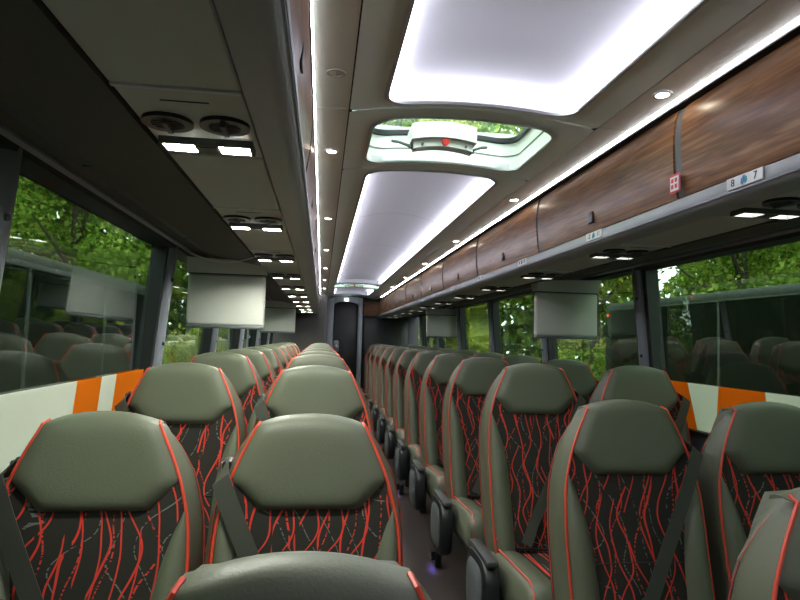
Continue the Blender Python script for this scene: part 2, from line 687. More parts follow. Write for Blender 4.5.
PIL0, PILS = 1.46, 1.325
pillars = [PIL0 + PILS * k for k in range(-2, 7)]
Z_SILL, Z_HEAD, Z_FILM = 0.905, 1.667, 1.112
win_n = 0
for sd, side in ((-1, 'left'), (1, 'right')):
    pillars = [-1.4, -0.05, 1.345, 2.745, 4.085, 5.425, 6.765, 8.1, 9.44] if sd < 0 else [1.46 + 1.325 * k for k in range(-2, 7)]
    # lower wall
    b = MB()
    b.prism([(sd * 1.20, -0.22), (sd * 1.26, -0.22), (sd * 1.26, 0.90), (sd * 1.200, 0.90), (sd * 1.195, 0.86), (sd * 1.19, 0.8)], Y_FRONT, Y_END)
    w = tag(b.build('wall_' + side, 'wall_low', smooth=False), kind='structure')
    # side wall above the windows
    MB().prism([(sd * 1.11, 1.668), (sd * 1.17, 1.668), (sd * 1.15, 2.1), (sd * 1.09, 2.1)], Y_FRONT, Y_END).build('upper_wall', 'cove_dark', w, smooth=False)
    # black window ledge rubber line under the film
    MB().prism([(sd * 1.165, 0.895), (sd * 1.225, 0.895), (sd * 1.225, 0.912), (sd * 1.165, 0.912)], Y_FRONT, Y_END).build('sill_rubber', 'rubber', w, smooth=False)
    # trim along the window head
    MB().prism([(sd * 1.085, 1.640), (sd * 1.16, 1.640), (sd * 1.14, 1.675), (sd * 1.075, 1.675)], Y_FRONT, Y_END).build('head_trim', 'rubber', w, smooth=False)
    MB().prism([(sd * 1.070, 1.660), (sd * 1.086, 1.650), (sd * 1.086, 1.676), (sd * 1.070, 1.676)], Y_FRONT, Y_END).build('head_bead', 'pillar', w, smooth=False)
    # pillars
    for k, y in enumerate(pillars):
        b = MB()
        wdt = 0.036
        pr = []
        for an in range(0, 181, 20):
            a = R(an)
            pr.append((-math.sin(a) * 0.040, math.cos(a) * wdt))
        lv, lf = [], []
        n = len(pr)
        for zz in (Z_SILL - 0.01, Z_HEAD + 0.01):
            for dx, dy in pr:
                lv.append((sd * (wall_x(zz) + 0.012 + dx), y + dy, zz))
        for q in range(n):
            lf.append((q, (q + 1) % n, n + (q + 1) % n, n + q))
        lf += [tuple(range(n)), tuple(range(2 * n - 1, n - 1, -1))]
        b.add(lv, lf)
        pl = b.build('pillar', 'pillar', w)
        for zz in (1.02, 1.22, 1.5):
            MB().disc((sd * (wall_x(zz) - 0.028), y - 0.012, zz), 0.008, 'x', 10, 0.006).build('bolt', 'rubber', pl)
    # windows
    for k in range(len(pillars) - 1):
        y0, y1 = pillars[k] + 0.03, pillars[k + 1] - 0.03
        if y1 > 9.2 and sd < 0:
            y1 = 9.0
        win_n += 1
        wo = tag(empty('window_%d' % win_n, (sd * wall_x(Z_SILL), (y0 + y1) / 2, Z_SILL)), kind='structure')
        ox, oy, oz = wo.location

        def slab(ya, yb, za, zb, d0, d1, name, m, taper=0.0, out=0.0):
            vv = []
            for zz in (za, zb):
                tp = taper if zz == za else 0
                for dd in (d0, d1):
                    for yy in (ya + tp, yb - tp):
                        vv.append((sd * (wall_x(zz) + dd + (out if zz == zb else 0)) - ox, yy - oy, zz - oz))
            ff = [(0, 1, 3, 2), (4, 6, 7, 5), (0, 4, 5, 1), (2, 3, 7, 6), (0, 2, 6, 4), (1, 5, 7, 3)]
            return MB().add(vv, ff).build(name, m, wo, smooth=False)
        slab(y0, y1, Z_SILL, Z_HEAD, 0.027, 0.031, 'pane', 'window_glass', 0.0, 0.030)
        fw_ = 0.035
        slab(y0 - 0.01, y0 + fw_, Z_SILL, Z_HEAD, 0.000, 0.064, 'frame_stile', 'rubber')
        slab(y1 - fw_, y1 + 0.01, Z_SILL, Z_HEAD, 0.000, 0.064, 'frame_stile', 'rubber')
        slab(y0, y1, Z_HEAD - 0.024, Z_HEAD, 0.012, 0.070, 'frame_rail', 'rubber')
        if k in (1, 2):
            fa, fb = y0 + fw_, y1 - fw_
            if k == 2:
                cuts = [(fa, 1.98, 'film_white', 0), (1.98, 2.19, 'film_orange', 0), (2.19, 2.34, 'film_white', 0), (2.34, fb, 'film_orange', 0)] if sd < 0 else \
                    [(fa, 2.02, 'film_white', 0), (2.02, 2.28, 'film_orange', 0), (2.28, 2.49, 'film_white', 0.045), (2.49, fb, 'film_orange', 0)]
            else:
                cuts = [(fa, fb, 'film_white', 0)]
            for ya, yb, m, tp in cuts:
                slab(ya, yb, Z_SILL, Z_FILM, 0.024, 0.0265, 'film_strip', m, tp)
                if tp:
                    for e0, e1 in ((ya, ya + tp), (yb - tp, yb)):
                        vv = []
                        for dd in (0.024, 0.0265):
                            for yy, zz in (((e0, Z_SILL), (e1, Z_SILL), (e0, Z_FILM)) if e0 == ya else ((e0, Z_SILL), (e1, Z_SILL), (e1, Z_FILM))):
                                vv.append((sd * (wall_x(zz) + dd) - ox, yy - oy, zz - oz))
                        MB().add(vv, [(0, 1, 2), (5, 4, 3), (0, 3, 4, 1), (1, 4, 5, 2), (2, 5, 3, 0)]).build('film_strip', 'film_orange', wo, smooth=False)

# unseen solid front end, added to shut out sky light from behind the camera
tag(MB().box(-1.2, 1.2, Y_FRONT - 0.06, Y_FRONT, -0.4, 2.1).build('wall_front', 'wall_low', smooth=False), kind='structure')

# ------------------------------------------------------------------ rear end
rear = tag(empty('wall_rear', (0, Y_END, 0)), kind='structure')
MB().box(-1.2, 1.2, 0.0, 0.06, -0.02, 2.08).build('rear_panel', 'rear_dark', rear, smooth=False)
MB().rbox(0.26, 1.02, -0.03, 0.0, 0.4, 1.60, 0.02).build('rear_screen', 'black_gloss', rear)
MB().rbox(0.24, 0.62, -0.05, 0.0, 1.64, 1.88, 0.015).build('wood_panel', 'wood', rear)
# lavatory cabin on the left
lav = tag(empty('wall_lavatory', (-0.8, 9.15, 0)), kind='structure')
MB().rbox(-0.43, 0.43, 0.0, 0.93, 0.0, 1.93, 0.03).build('cabin_panel', 'rear_grey', lav)
# rear door with its frame
dr = tag(empty('door_1', (-0.05, Y_END - 0.10, 0)), kind='structure')
MB().rbox(-0.21, 0.21, 0.05, 0.09, 0.02, 1.86, 0.01).build('door_leaf', 'black_gloss', dr)
MB().rbox(-0.33, -0.20, -0.06, 0.06, 0.0, 1.93, 0.03).build('door_post', 'grey_frame', dr)
MB().rbox(0.20, 0.275, -0.06, 0.06, 0.0, 1.93, 0.025).build('door_post', 'grey_frame', dr)
b = MB()
hp = []
for i in range(13):
    x = -0.21 + 0.42 * i / 12
    hp.append((x, 1.86 - 0.06 * abs((x) / 0.21) ** 4))
pv = [(x, z) for x, z in hp] + [(0.21, 1.95), (-0.21, 1.95)]
b.prism(pv, -0.05, 0.05)
b.build('door_header', 'grey_frame', dr)
MB().rbox(-0.03, 0.03, -0.065, -0.05, 1.875, 1.91, 0.006).build('exit_lamp', 'exit_lamp', dr)
bxl = MB().rbox(-0.20, -0.10, -0.10, 0.04, 1.02, 1.22, 0.045, 3).build('lock_box', 'grey_frame', dr)
MB().rbox(-0.17, -0.12, -0.115, -0.098, 1.10, 1.15, 0.006).build('lock_plate', 'chrome', bxl)

# ------------------------------------------------------------------ ceiling
ceil = tag(empty('ceiling', (0, 0, 0)), kind='structure')


def rrect(hx, y0, y1, r, n=24, bow=0.0):
    """rounded rectangle loop, counter-clockwise, evenly rich in points"""
    pts = []
    cs = [(hx - r, y0 + r, -90), (hx - r, y1 - r, 0), (-hx + r, y1 - r, 90), (-hx + r, y0 + r, 180)]
    for i, (cx, cy, a0) in enumerate(cs):
        for k in range(9):
            a = R(a0 + 90 * k / 8)
            pts.append((cx + r * math.cos(a), cy + r * math.sin(a)))
        nx = cs[(i + 1) % 4]
        a = R(a0 + 90)
        p0 = (cx + r * math.cos(a), cy + r * math.sin(a))
        p1 = (nx[0] + r * math.cos(R(nx[2])), nx[1] + r * math.sin(R(nx[2])))
        for k in range(1, n):
            t = k / n
            pts.append((p0[0] + (p1[0] - p0[0]) * t, p0[1] + (p1[1] - p0[1]) * t))
    return pts


def tile(y0, y1, loop, zs=0.0):
    """ceiling border plate around an opening"""
    b = MB()
    n = len(loop)
    hx = 0.378
    cy = (min(p[1] for p in loop) + max(p[1] for p in loop)) / 2
    outer = []
    lx = max(p[0] for p in loop)
    ly = max(p[1] for p in loop) - cy
    for x, y in loop:
        u, w_ = x / lx, (y - cy) / ly
        m = max(abs(u), abs(w_))
        u, w_ = u / m, w_ / m
        outer.append((u * hx, (y1 if w_ > 0 else y0) if abs(w_) > 0.999 else cy + w_ * ((y1 - cy) if w_ > 0 else (cy - y0))))
    v, f = [], []
    for t in (0, 0.35, 0.7, 1.0):
        for (xi, yi), (xo, yo) in zip(loop, outer):
            x, y = xi + (xo - xi) * t, yi + (yo - yi) * t
            v.append((x, y, arch(x)))
    for j in range(3):
        for k in range(n):
            f.append((j * n + k, j * n + (k + 1) % n, (j + 1) * n + (k + 1) % n, (j + 1) * n + k))
    return b.add(v, f)


def lip(loop, h, inset=0.0, name='cove_lip', m='lip', flare=0.012):
    b = MB()
    n = len(loop)
    cy = sum(p[1] for p in loop) / n
    v, f = [], []
    for t, dz in ((flare, -0.003), (0.0, -0.006), (-0.006, 0.0), (-0.006, h)):
        for x, y in loop:
            L = math.hypot(x, y - cy) or 1
            lx = x + math.copysign(t, x) * (1 if abs(x) > 0.1 else abs(x) / 0.1)
            ly = y + (t if y > cy else -t)
            v.append((lx, ly, arch(lx) + dz))
    for j in range(3):
        for k in range(n):
            f.append((j * n + k, j * n + (k + 1) % n, (j + 1) * n + (k + 1) % n, (j + 1) * n + k))
    b.add(v, f)
    return b.build(name, m, ceil)


sections = [('cove', -1.5, 1.72, -1.35, 1.68), ('hatch', 1.72, 2.34, 1.80, 2.27), ('cove', 2.34, 7.62, 2.40, 7.55), ('hatch', 7.62, 8.24, 7.70, 8.17), ('cove', 8.24, 9.62, 8.32, 9.50)]
hatches = []
for kind, y0, y1, h0, h1 in sections:
    hx = 0.275 if kind == 'cove' else 0.295
    r = 0.07 if kind == 'cove' else 0.085
    loop = rrect(hx, h0, h1, r)
    tile(y0 + 0.002, y1 - 0.002, loop).build('ceiling_panel', 'ceiling_border', ceil)
    lip(loop, 0.048 if kind == 'cove' else 0.02)
    if kind == 'cove':
        segs = 1 if h1 - h0 < 2 else (2 if h1 - h0 < 4 else 4)
        for q in range(segs):
            a, c = h0 - 0.02 + (h1 - h0 + 0.04) * q / segs, h0 - 0.02 + (h1 - h0 + 0.04) * (q + 1) / segs
            MB().grid(lambda u, w_: ((u * 2 - 1) * (hx + 0.02), a + 0.0015 + (c - a - 0.003) * w_, arch((u * 2 - 1) * hx) + 0.038 + 0.050 * (1 - (u * 2 - 1) ** 2) * min(1.0, max(0.0, (a + (c - a) * w_ - h0) / 0.25)) ** 0.6 * min(1.0, max(0.0, (h1 - a - (c - a) * w_) / 0.25)) ** 0.6), 16, 40).build('cove_panel', 'cove_panel', ceil)
        MB().box(-hx - 0.03, hx + 0.03, h0 - 0.03, h1 + 0.03, ZC + 0.1265, ZC + 0.1295).build('panel_backing', 'seam', ceil, smooth=False)
    else:
        hatches.append((h0, h1, loop))
# ceiling ends
MB().grid(lambda u, w_: ((u * 2 - 1) * 0.378, 9.622 + (Y_END - 9.622) * w_, arch((u * 2 - 1) * 0.378)), 10, 2).build('ceiling_panel', 'ceiling_border', ceil)
MB().grid(lambda u, w_: ((u * 2 - 1) * 0.378, Y_FRONT + (-1.5 - Y_FRONT) * w_, arch((u * 2 - 1) * 0.378)), 10, 2).build('ceiling_panel', 'ceiling_border', ceil)
# side strips that carry the downlights
for sd in (-1, 1):
    cuts = [Y_FRONT, 1.70, 4.8, 7.9, Y_END]
    for a, c in zip(cuts, cuts[1:]):
        MB().prism([(sd * 0.3815, ZC + 0.0005), (sd * 0.476, ZC - 0.004), (sd * 0.476, ZC + 0.01), (sd * 0.3815, ZC + 0.014)], a + 0.0015, c - 0.0015).build('ceiling_strip', 'ceiling_side', ceil, smooth=False)
    MB().box(min(sd * 0.371, sd * 0.384), max(sd * 0.371, sd * 0.384), Y_FRONT, Y_END, ZC + 0.003, ZC + 0.010).build('seam_backing', 'seam', ceil, smooth=False)
for yb in (1.72, 2.34, 7.62, 8.24):
    MB().grid(lambda u, w_: ((u * 2 - 1) * 0.3845, yb - 0.014 + 0.028 * w_, arch((u * 2 - 1) * 0.378) + 0.003), 10, 1).build('joint_backing', 'lip', ceil)
# outer roof around the hatch openings
rf = tag(empty('roof_shell', (0, 0, 2.06)), kind='structure')
for x0, x1 in ((-1.16, -0.36), (0.36, 1.16)):
    MB().box(x0, x1, Y_FRONT - 0.06, Y_END + 0.06, 0.0, 0.05).build('roof_panel', 'roof', rf, smooth=False)
for a, c in ((Y_FRONT - 0.06, 1.76), (2.31, 7.66), (8.21, Y_END + 0.06)):
    MB().box(-0.36, 0.36, a, c, 0.0, 0.05).build('roof_panel', 'roof', rf, smooth=False)

# cove light tubes
for i, (kind, y0, y1, h0, h1) in enumerate([s for s in sections if s[0] == 'cove']):
    hx, r = 0.262, 0.055
    for sd in (-1, 1):
        pts = []
        ny = max(4, int((h1 - h0) * 6))
        for k in range(ny + 1):
            y = h0 + 0.06 + (h1 - h0 - 0.12) * k / ny
            pts.append((sd * hx, y, arch(hx) + 0.020))
        if i == 0:
            for k in range(1, 9):
                a = R(90 * k / 8)
                x = sd * (hx - r + r * math.cos(a))
                pts.append((x, h1 - 0.06 + 0.048 * math.sin(a), arch(x) + 0.020))
            for k in range(1, 7):
                x = sd * (hx - r) * (1 - k / 6)
                pts.append((x, h1 - 0.012, arch(x) + 0.020))
        where = ['front', 'long middle', 'short rear'][i]
        t = MB().tube(pts, 0.0075, 8).build('cove_light', 'cove_led')
        tag(t, 'glowing white tube along the %s edge of the %s ceiling cove' % ('window-row' if False else ('left' if sd < 0 else 'right'), where), 'light', 'ceiling cove lights')

# hatches


def make_hatch(h0, h1, loop):
    root = empty('roof_hatch', (0, (h0 + h1) / 2, ZC))
    cy = (h0 + h1) / 2
    n = len(loop)
    v, f = [], []
    lv = [(1.0, 1.0, 0.0), (0.998, 0.995, 0.03), (0.992, 0.985, 0.07), (0.985, 0.975, 0.105), (0.98, 0.96, 0.108)]
    for sx, sy, dz in lv:
        for x, y in loop:
            v.append((x * sx, (y - cy) * sy, arch(x) - ZC + dz))
    for j in range(len(lv) - 1):
        for k in range(n):
            f.append((j * n + k, j * n + (k + 1) % n, (j + 1) * n + (k + 1) % n, (j + 1) * n + k))
    MB().add(v, f).build('well', 'hatch_white', root)
    v, f = [], []
    lv = [(1.0, 0.995, 0.048), (1.0, 0.995, 0.052), (0.994, 0.985, 0.052), (0.994, 0.985, 0.048)]
    for sx, sy, dz in lv:
        for x, y in loop:
            v.append((x * sx * 0.995, (y - cy) * sy * 0.995, arch(x) - ZC + dz))
    for j in range(4):
        for k in range(n):
            f.append((j * n + k, j * n + (k + 1) % n, ((j + 1) % 4) * n + (k + 1) % n, ((j + 1) % 4) * n + k))
    MB().add(v, f).build('seam_line', 'grey_plastic', root)
    v, f = [], []
    lv = [(0.995, 0.98, 0.098), (0.995, 0.98, 0.118), (0.95, 0.92, 0.118), (0.95, 0.93, 0.102)]
    for sx, sy, dz in lv:
        for x, y in loop:
            v.append((x * sx, (y - cy) * sy, arch(x) - ZC + dz))
    for j in range(4):
        for k in range(n):
            f.append((j * n + k, j * n + (k + 1) % n, ((j + 1) % 4) * n + (k + 1) % n, ((j + 1) % 4) * n + k))
    MB().add(v, f).build('gasket', 'rubber', root)
    lid = MB().grid(lambda u, w_: ((u * 2 - 1) * 0.28, (w_ * 2 - 1) * 0.21, 0.122 + 0.035 * (1 - (u * 2 - 1) ** 2)), 12, 4).build('lid_pane', 'hatch_glass', root)
    # white lock mechanism in the middle
    b = MB()
    b.grid(lambda u, w_: ((u * 2 - 1) * 0.115, 0.02 + 0.15 * w_, 0.075 + 0.03 * (1 - (u * 2 - 1) ** 2) + 0.05 * (w_ < 0.01) - 0.0 * w_), 12, 6)
    b = MB()
    pf = []
    for k in range(13):
        u = k / 12 * 2 - 1
        pf.append((-0.035 + u * 0.115, 0.032 + 0.014 * (1 - u * u)))
    prof = pf + [(x, z + 0.055) for x, z in reversed(pf)]
    b.prism(prof, -0.02, 0.10)
    mech = b.build('lock_cover', 'white_plastic', root)
    b = MB()
    pf2 = [(-0.035 + (x + 0.035) * 0.92, z - 0.026) for x, z in pf]
    b.prism(pf2 + [(x, z + 0.025) for x, z in reversed(pf2)], 0.0, 0.05)
    b.build('lock_body', 'hatch_white', mech)
    MB().tube([(-0.03, 0.005, 0.034), (-0.03, -0.018, 0.030)], 0.012, 12).build('release_knob', 'red_plastic', mech)
    MB().disc((-0.11, -0.001, 0.022), 0.005, 'y', 10, 0.01).build('screw', 'grey_plastic', mech)
    MB().disc((0.045, -0.001, 0.022), 0.005, 'y', 10, 0.01).build('screw', 'grey_plastic', mech)
    for s in (-1, 1):
        lvr = MB().tube([(-0.035 + s * 0.10, 0.03, 0.018), (-0.035 + s * 0.15, 0.06, 0.045), (-0.035 + s * 0.175, 0.075, 0.052)], 0.006, 6).build('lever', 'grey_plastic', root)
        MB().tube([(-0.035 + s * 0.105, 0.03, 0.018), (-0.035 + s * 0.105, 0.015, 0.012)], 0.010, 8).build('hinge', 'black_plastic', lvr)
    return root


for i, (h0, h1, loop) in enumerate(hatches):
    tag(make_hatch(h0, h1, loop), ['white framed roof hatch with red release knob between the ceiling coves', 'far white roof hatch near the rear door'][i], 'roof hatch', 'roof hatches')

# ------------------------------------------------------------------ overhead bins
WOOD = [(0.505, 1.908), (0.494, 1.902), (0.486, 1.885), (0.480, 1.855), (0.477, 1.815), (0.477, 1.77), (0.480, 1.72), (0.485, 1.685), (0.489, 1.662)]
wood_s = smooth_tab([(i, p[0]) for i, p in enumerate(WOOD)], 20)
wood_z = smooth_tab([(i, p[1]) for i, p in enumerate(WOOD)], 20)
wp = [(a[1], c[1]) for a, c in zip(wood_s, wood_z)]
JOINT0, JOINTP = 1.45, 1.033
joints = [JOINT0 + JOINTP * k for k in range(-2, 9)]
for sd in (-1, 1):
    sname = 'left' if sd < 0 else 'right'
    bays = list(zip(joints, joints[1:]))
    bays = [bb for bb in bays if bb[1] < Y_END and (sd > 0 or bb[1] < 9.6)]
    for i, (a, c) in enumerate(bays):
        root = empty('overhead_bin', (sd * 0.5, (a + c) / 2, 1.66))
        cy = (a + c) / 2
        hw = (c - a) / 2 - 0.018
        pr = [(sd * x - sd * 0.5, z - 1.66) for x, z in wp] + [(sd * (x + 0.012) - sd * 0.5, z - 1.66) for x, z in reversed(wp)]
        dr_ = MB().prism(pr, -hw, hw, 4).build('door', 'wood', root)
        # latch
        lx = sd * interp([(1.66, 0.489), (1.685, 0.485), (1.72, 0.480), (1.77, 0.477)], 1.712) - sd * 0.5
        b = MB().rbox(lx - (0.007 if sd > 0 else 0.002), lx + (0.007 if sd > 0 else 0.002), -0.020, 0.020, 0.030, 0.070, 0.004)
        la = b.build('latch', 'black_plastic', dr_)
        # grey joint strip on the rear side of the door
        pr2 = [(sd * (x + 0.004) - sd * 0.5, z - 1.66) for x, z in wp] + [(sd * (x + 0.016) - sd * 0.5, z - 1.66) for x, z in reversed(wp)]
        MB().prism(pr2, hw + 0.002, hw + 0.034, 1).build('joint_strip', 'grey_plastic', root)
        MB().box(min(sd * 0.02, sd * 0.50), max(sd * 0.02, sd * 0.50), -hw - 0.01, hw + 0.01, -0.01, 0.0).build('shelf', 'rail_dark', root, smooth=False)
        vis = i if sd > 0 else i
        if sd > 0:
            if i >= 1:
                lab = 'walnut door overhead bin over the right-hand seats, %s bay from the camera' % ORD[i - 1]
            else:
                lab = 'walnut door overhead bin over the right-hand seats, bay just ahead of the camera'
        else:
            lab = 'walnut door overhead bin above the left seats, %s bay counted from the front' % ORD[i]
        tag(root, lab, 'overhead bin', 'walnut overhead bins')
        if sd > 0 and i == 1:
            # red warning sticker low on the joint strip
            st = MB().box(-0.0305, -0.0285, hw - 0.006, hw + 0.040, 0.012, 0.062).build('warning_sticker', 'sign_red', root, smooth=False)
            MB().box(-0.0318, -0.0305, hw - 0.001, hw + 0.035, 0.018, 0.056).build('sticker_field', 'sign_white', st, smooth=False)
            for q in range(2):
                for p in range(2):
                    MB().box(-0.0326, -0.0318, hw + 0.004 + p * 0.016, hw + 0.014 + p * 0.016, 0.024 + q * 0.016, 0.035 + q * 0.016).build('sticker_mark', 'sign_red', st, smooth=False)
            if False:
                pass
    # slot + LED strip above the doors
    led = MB().prism([(sd * 0.4775, ZC - 0.0047), (sd * 0.4860, ZC - 0.0075), (sd * 0.4865, ZC + 0.003), (sd * 0.4775, ZC + 0.003)], -1.5, 9.55, 8).build('led_strip', 'led')
    tag(led, 'continuous white glowing strip above the walnut bins on the %s side' % sname, 'light', 'strips above the bins')
    tr = tag(empty('trim_%d' % (1 if sd < 0 else 2), (0, 0, 0)), kind='structure')
    MB().prism([(sd * 0.4795, ZC - 0.0175), (sd * 0.4795, ZC - 0.0205), (sd * 0.51, ZC - 0.0205), (sd * 0.52, ZC + 0.01), (sd * 0.492, ZC + 0.005), (sd * 0.492, ZC - 0.0175)], Y_FRONT, Y_END).build('led_channel', 'seam', tr, smooth=False)
    RL = [(0.489, 1.659), (0.486, 1.655), (0.4855, 1.632), (0.489, 1.624), (0.500, 1.616), (0.520, 1.611), (0.557, 1.610), (0.557, 1.625), (0.51, 1.640), (0.50, 1.658)]
    MB().prism([(sd * x, z) for x, z in RL], Y_FRONT, Y_END, 4).build('bin_rail', 'rail', tr)
    MB().prism([(sd * x, z) for x, z in ((0.4862, 1.6285), (0.4845, 1.6275), (0.4845, 1.6245), (0.4865, 1.6245))], Y_FRONT, Y_END, 1).build('rail_bead', 'pillar', tr)
    # dark cove from service panels out to the window head
    MB().prism([(sd * x, z) for x, z in ((0.742, 1.606), (1.075, 1.668), (1.12, 1.675), (1.12, 1.69), (0.742, 1.63))], Y_FRONT, Y_END, 2).build('window_cove', 'cove_dark', tr, smooth=False)
    MB().box(min(sd * 0.55, sd * 0.75), max(sd * 0.55, sd * 0.75), Y_FRONT, Y_END, 1.626, 1.632).build('soffit_backing', 'seam', tr, smooth=False)
    # blank soffit panels between the service units
    u0 = (1.09 if sd < 0 else 1.34)
    for k in range(-3, 11):
        yl = u0 + 0.8 * k
        a, c = yl + 0.083, yl + 0.8 - 0.241
        if c > Y_END:
            continue
        x0, x1 = sorted((sd * 0.560, sd * 0.739))
        MB().rbox(x0, x1, a, c, 1.611, 1.622, 0.003, 1).build('soffit_panel', 'soffit' if sd < 0 else 'soffit', tr)

# seat number signs on the right rail


def text_mesh(body, size, m, name, mw, parent, depth=0.0004):
    cu = bpy.data.curves.new(name, 'FONT')
    cu.body = body
    cu.size = size
    cu.align_x = 'CENTER'
    cu.align_y = 'CENTER'
    cu.extrude = depth
    cu.resolution_u = 4
    to = bpy.data.objects.new(name, cu)
    me = bpy.data.meshes.new_from_object(to)
    bpy.data.objects.remove(to)
    me.materials.append(MATS[m])
    me.transform(mw)
    o = bpy.data.objects.new(name, me)
    COL.objects.link(o)
    o.parent = parent
    return o


rail_obj = bpy.data.objects['trim_2']
signs = [(1.205, '8', '7'), (1.95, '12', '11'), (2.70, '16', '15'), (3.46, '20', '19'), (4.22, '24', '23'), (4.98, '28', '27'), (5.74, '32', '31'), (6.5, '36', '35')]
for i, (y, a, c) in enumerate(signs):
    s = empty('seat_number_sign', (0.4835, y, 1.645))
    tag(s, ['white sign reading 8 and 7 on the grey bin rail', 'white sign reading 12 and 11 under the walnut bins'][i] if i < 2 else 'small white seat number sign on the grey rail, %s sign from the camera' % ORD[i], 'sign', 'seat number signs')
    MB().rbox(-0.0015, 0.0015, -0.058, 0.058, -0.0135, 0.0135, 0.001, 1).build('plate', 'sign_white', s)
    # text faces -x ; reading direction for a viewer at -x looking +x is -y
    base = Matrix(((0, 0, -1, 0), (-1, 0, 0, 0), (0, 1, 0, 0), (0, 0, 0, 1)))
    text_mesh(a, 0.024, 'sign_ink', 'numeral', Matrix.Translation((-0.002, 0.036, 0)) @ base, s)
    text_mesh(c, 0.024, 'sign_ink', 'numeral', Matrix.Translation((-0.002, -0.036, 0)) @ base, s)
    pts = [(0.0, 0.010), (0.009, 0.002), (0.010, -0.006), (0.004, -0.0115), (-0.001, -0.004), (-0.003, 0.003)]
    MB().add([(-0.0017, y_, z_) for y_, z_ in pts] + [(-0.0024, y_, z_) for y_, z_ in pts], [tuple(range(5, -1, -1)), tuple(range(6, 12))] + [(k, (k + 1) % 6, 6 + (k + 1) % 6, 6 + k) for k in range(6)]).build('window_mark', 'sign_blue', s, smooth=False)
    pts = [(-0.001, 0.0105), (-0.010, 0.005), (-0.011, -0.004), (-0.004, -0.010), (-0.002, -0.003), (-0.004, 0.004)]
    MB().add([(-0.0017, y_, z_) for y_, z_ in pts] + [(-0.0024, y_, z_) for y_, z_ in pts], [tuple(range(5, -1, -1)), tuple(range(6, 12))] + [(k, (k + 1) % 6, 6 + (k + 1) % 6, 6 + k) for k in range(6)]).build('aisle_mark', 'sign_teal', s, smooth=False)

# ------------------------------------------------------------------ service units (reading lights and air vents)


def make_unit(sd):
    root = empty('service_unit')
    cx = 0.0
    MB().rbox(-0.0895, 0.0895, -0.238, 0.08, -0.0055, 0.012, 0.004, 2).build('panel', 'service', root)
    MB().box(-0.088, 0.088, -0.241, -0.233, -0.0085, 0.0).build('front_edge', 'lip', root, smooth=False)
    MB().box(-0.035, 0.035, -0.190, -0.186, -0.0062, 0.0).build('speaker_slot', 'seam', root, smooth=False)
    for s in (-1, 1):
        vx = s * 0.045
        ve = MB().ring((vx, -0.100, -0.007), 0.026, 0.040, 0.010).build('air_vent', 'black_plastic', root)
        bb = MB()
        for k in range(5):
            yy = -0.100 + (k - 2) * 0.010
            hw = math.sqrt(max(0.0001, 0.027 ** 2 - (yy + 0.100) ** 2))
            bb.box(vx - hw, vx + hw, yy - 0.002, yy + 0.002, -0.012, -0.003)
        bb.box(vx - 0.004, vx + 0.004, -0.125, -0.075, -0.019, -0.003)
        bb.build('louvre', 'rail_dark', ve, smooth=False)
        MB().disc((vx, -0.100, -0.0045), 0.027, 'z', 20, 0.003).build('vent_throat', 'seam', ve)
    bz = MB()
    for x0, x1, y0, y1 in ((-0.080, 0.080, -0.022, -0.016), (-0.080, 0.080, 0.024, 0.030), (-0.080, -0.074, -0.016, 0.024), (0.074, 0.080, -0.016, 0.024), (-0.021, 0.021, -0.016, 0.024)):
        bz.box(x0, x1, y0, y1, -0.018, -0.004)
    bz = bz.build('lamp_bezel', 'service_dark', root, smooth=False)
    MB().rbox(-0.018, 0.018, -0.012, 0.020, -0.0195, -0.0175, 0.0008, 1).build('switch_plate', 'black_plastic', bz)
    for s in (-1, 1):
        MB().box(s * 0.0475 - 0.0262, s * 0.0475 + 0.0262, -0.0158, 0.0238, -0.0075, -0.0058).build('reading_lamp', 'reading' if sd < 0 else 'reading_soft', bz, smooth=False)
    return root


for sd in (-1, 1):
    u0 = 1.09 if sd < 0 else 1.34
    proto = make_unit(sd)
    first = True
    cnt = 0
    for k in range(0 if sd < 0 else 0, 11 if sd > 0 else 10):
        o = proto if first else copy_tree(proto)
        first = False
        o.location = (sd * 0.649, u0 + 0.8 * k, 1.617)
        sn = 'left' if sd < 0 else 'right'
        tag(o, 'overhead panel with two air vents and two lit reading lamps, %s along the %s soffit' % (ORD[cnt], sn), 'reading light', 'reading light panels on the %s' % sn)
        cnt += 1

# ------------------------------------------------------------------ ceiling downlights


def make_down(lit):
    root = empty('downlight')
    MB().ring((0, 0, -0.002), 0.017, 0.024, 0.006).build('bezel', 'lip' if lit else 'spot_off', root)
    MB().disc((0, 0, -0.001), 0.0172, 'z', 20, 0.004).build('lens', 'downlight' if lit else 'spot_off', root)
    return root


for sd in (-1, 1):
    proto = make_down(True)
    first = True
    cnt = 0
    y0 = 2.1 if sd < 0 else 1.43
    for k in range(0, 6):
        o = proto if first else copy_tree(proto)
        first = False
        o.location = (sd * 0.424, y0 + 1.22 * k, ZC - 0.002)
        tag(o, 'round warm ceiling downlight, %s one along the %s ceiling edge' % (ORD[cnt], 'left' if sd < 0 else 'right'), 'downlight', 'round ceiling downlights')
        cnt += 1
o = make_down(False)
o.location = (-0.424, 1.47, ZC + 0.0015)
tag(o, 'unlit round ceiling spot just ahead of the lit ones on the left', 'downlight', 'round ceiling downlights')

# ------------------------------------------------------------------ fold-down monitors


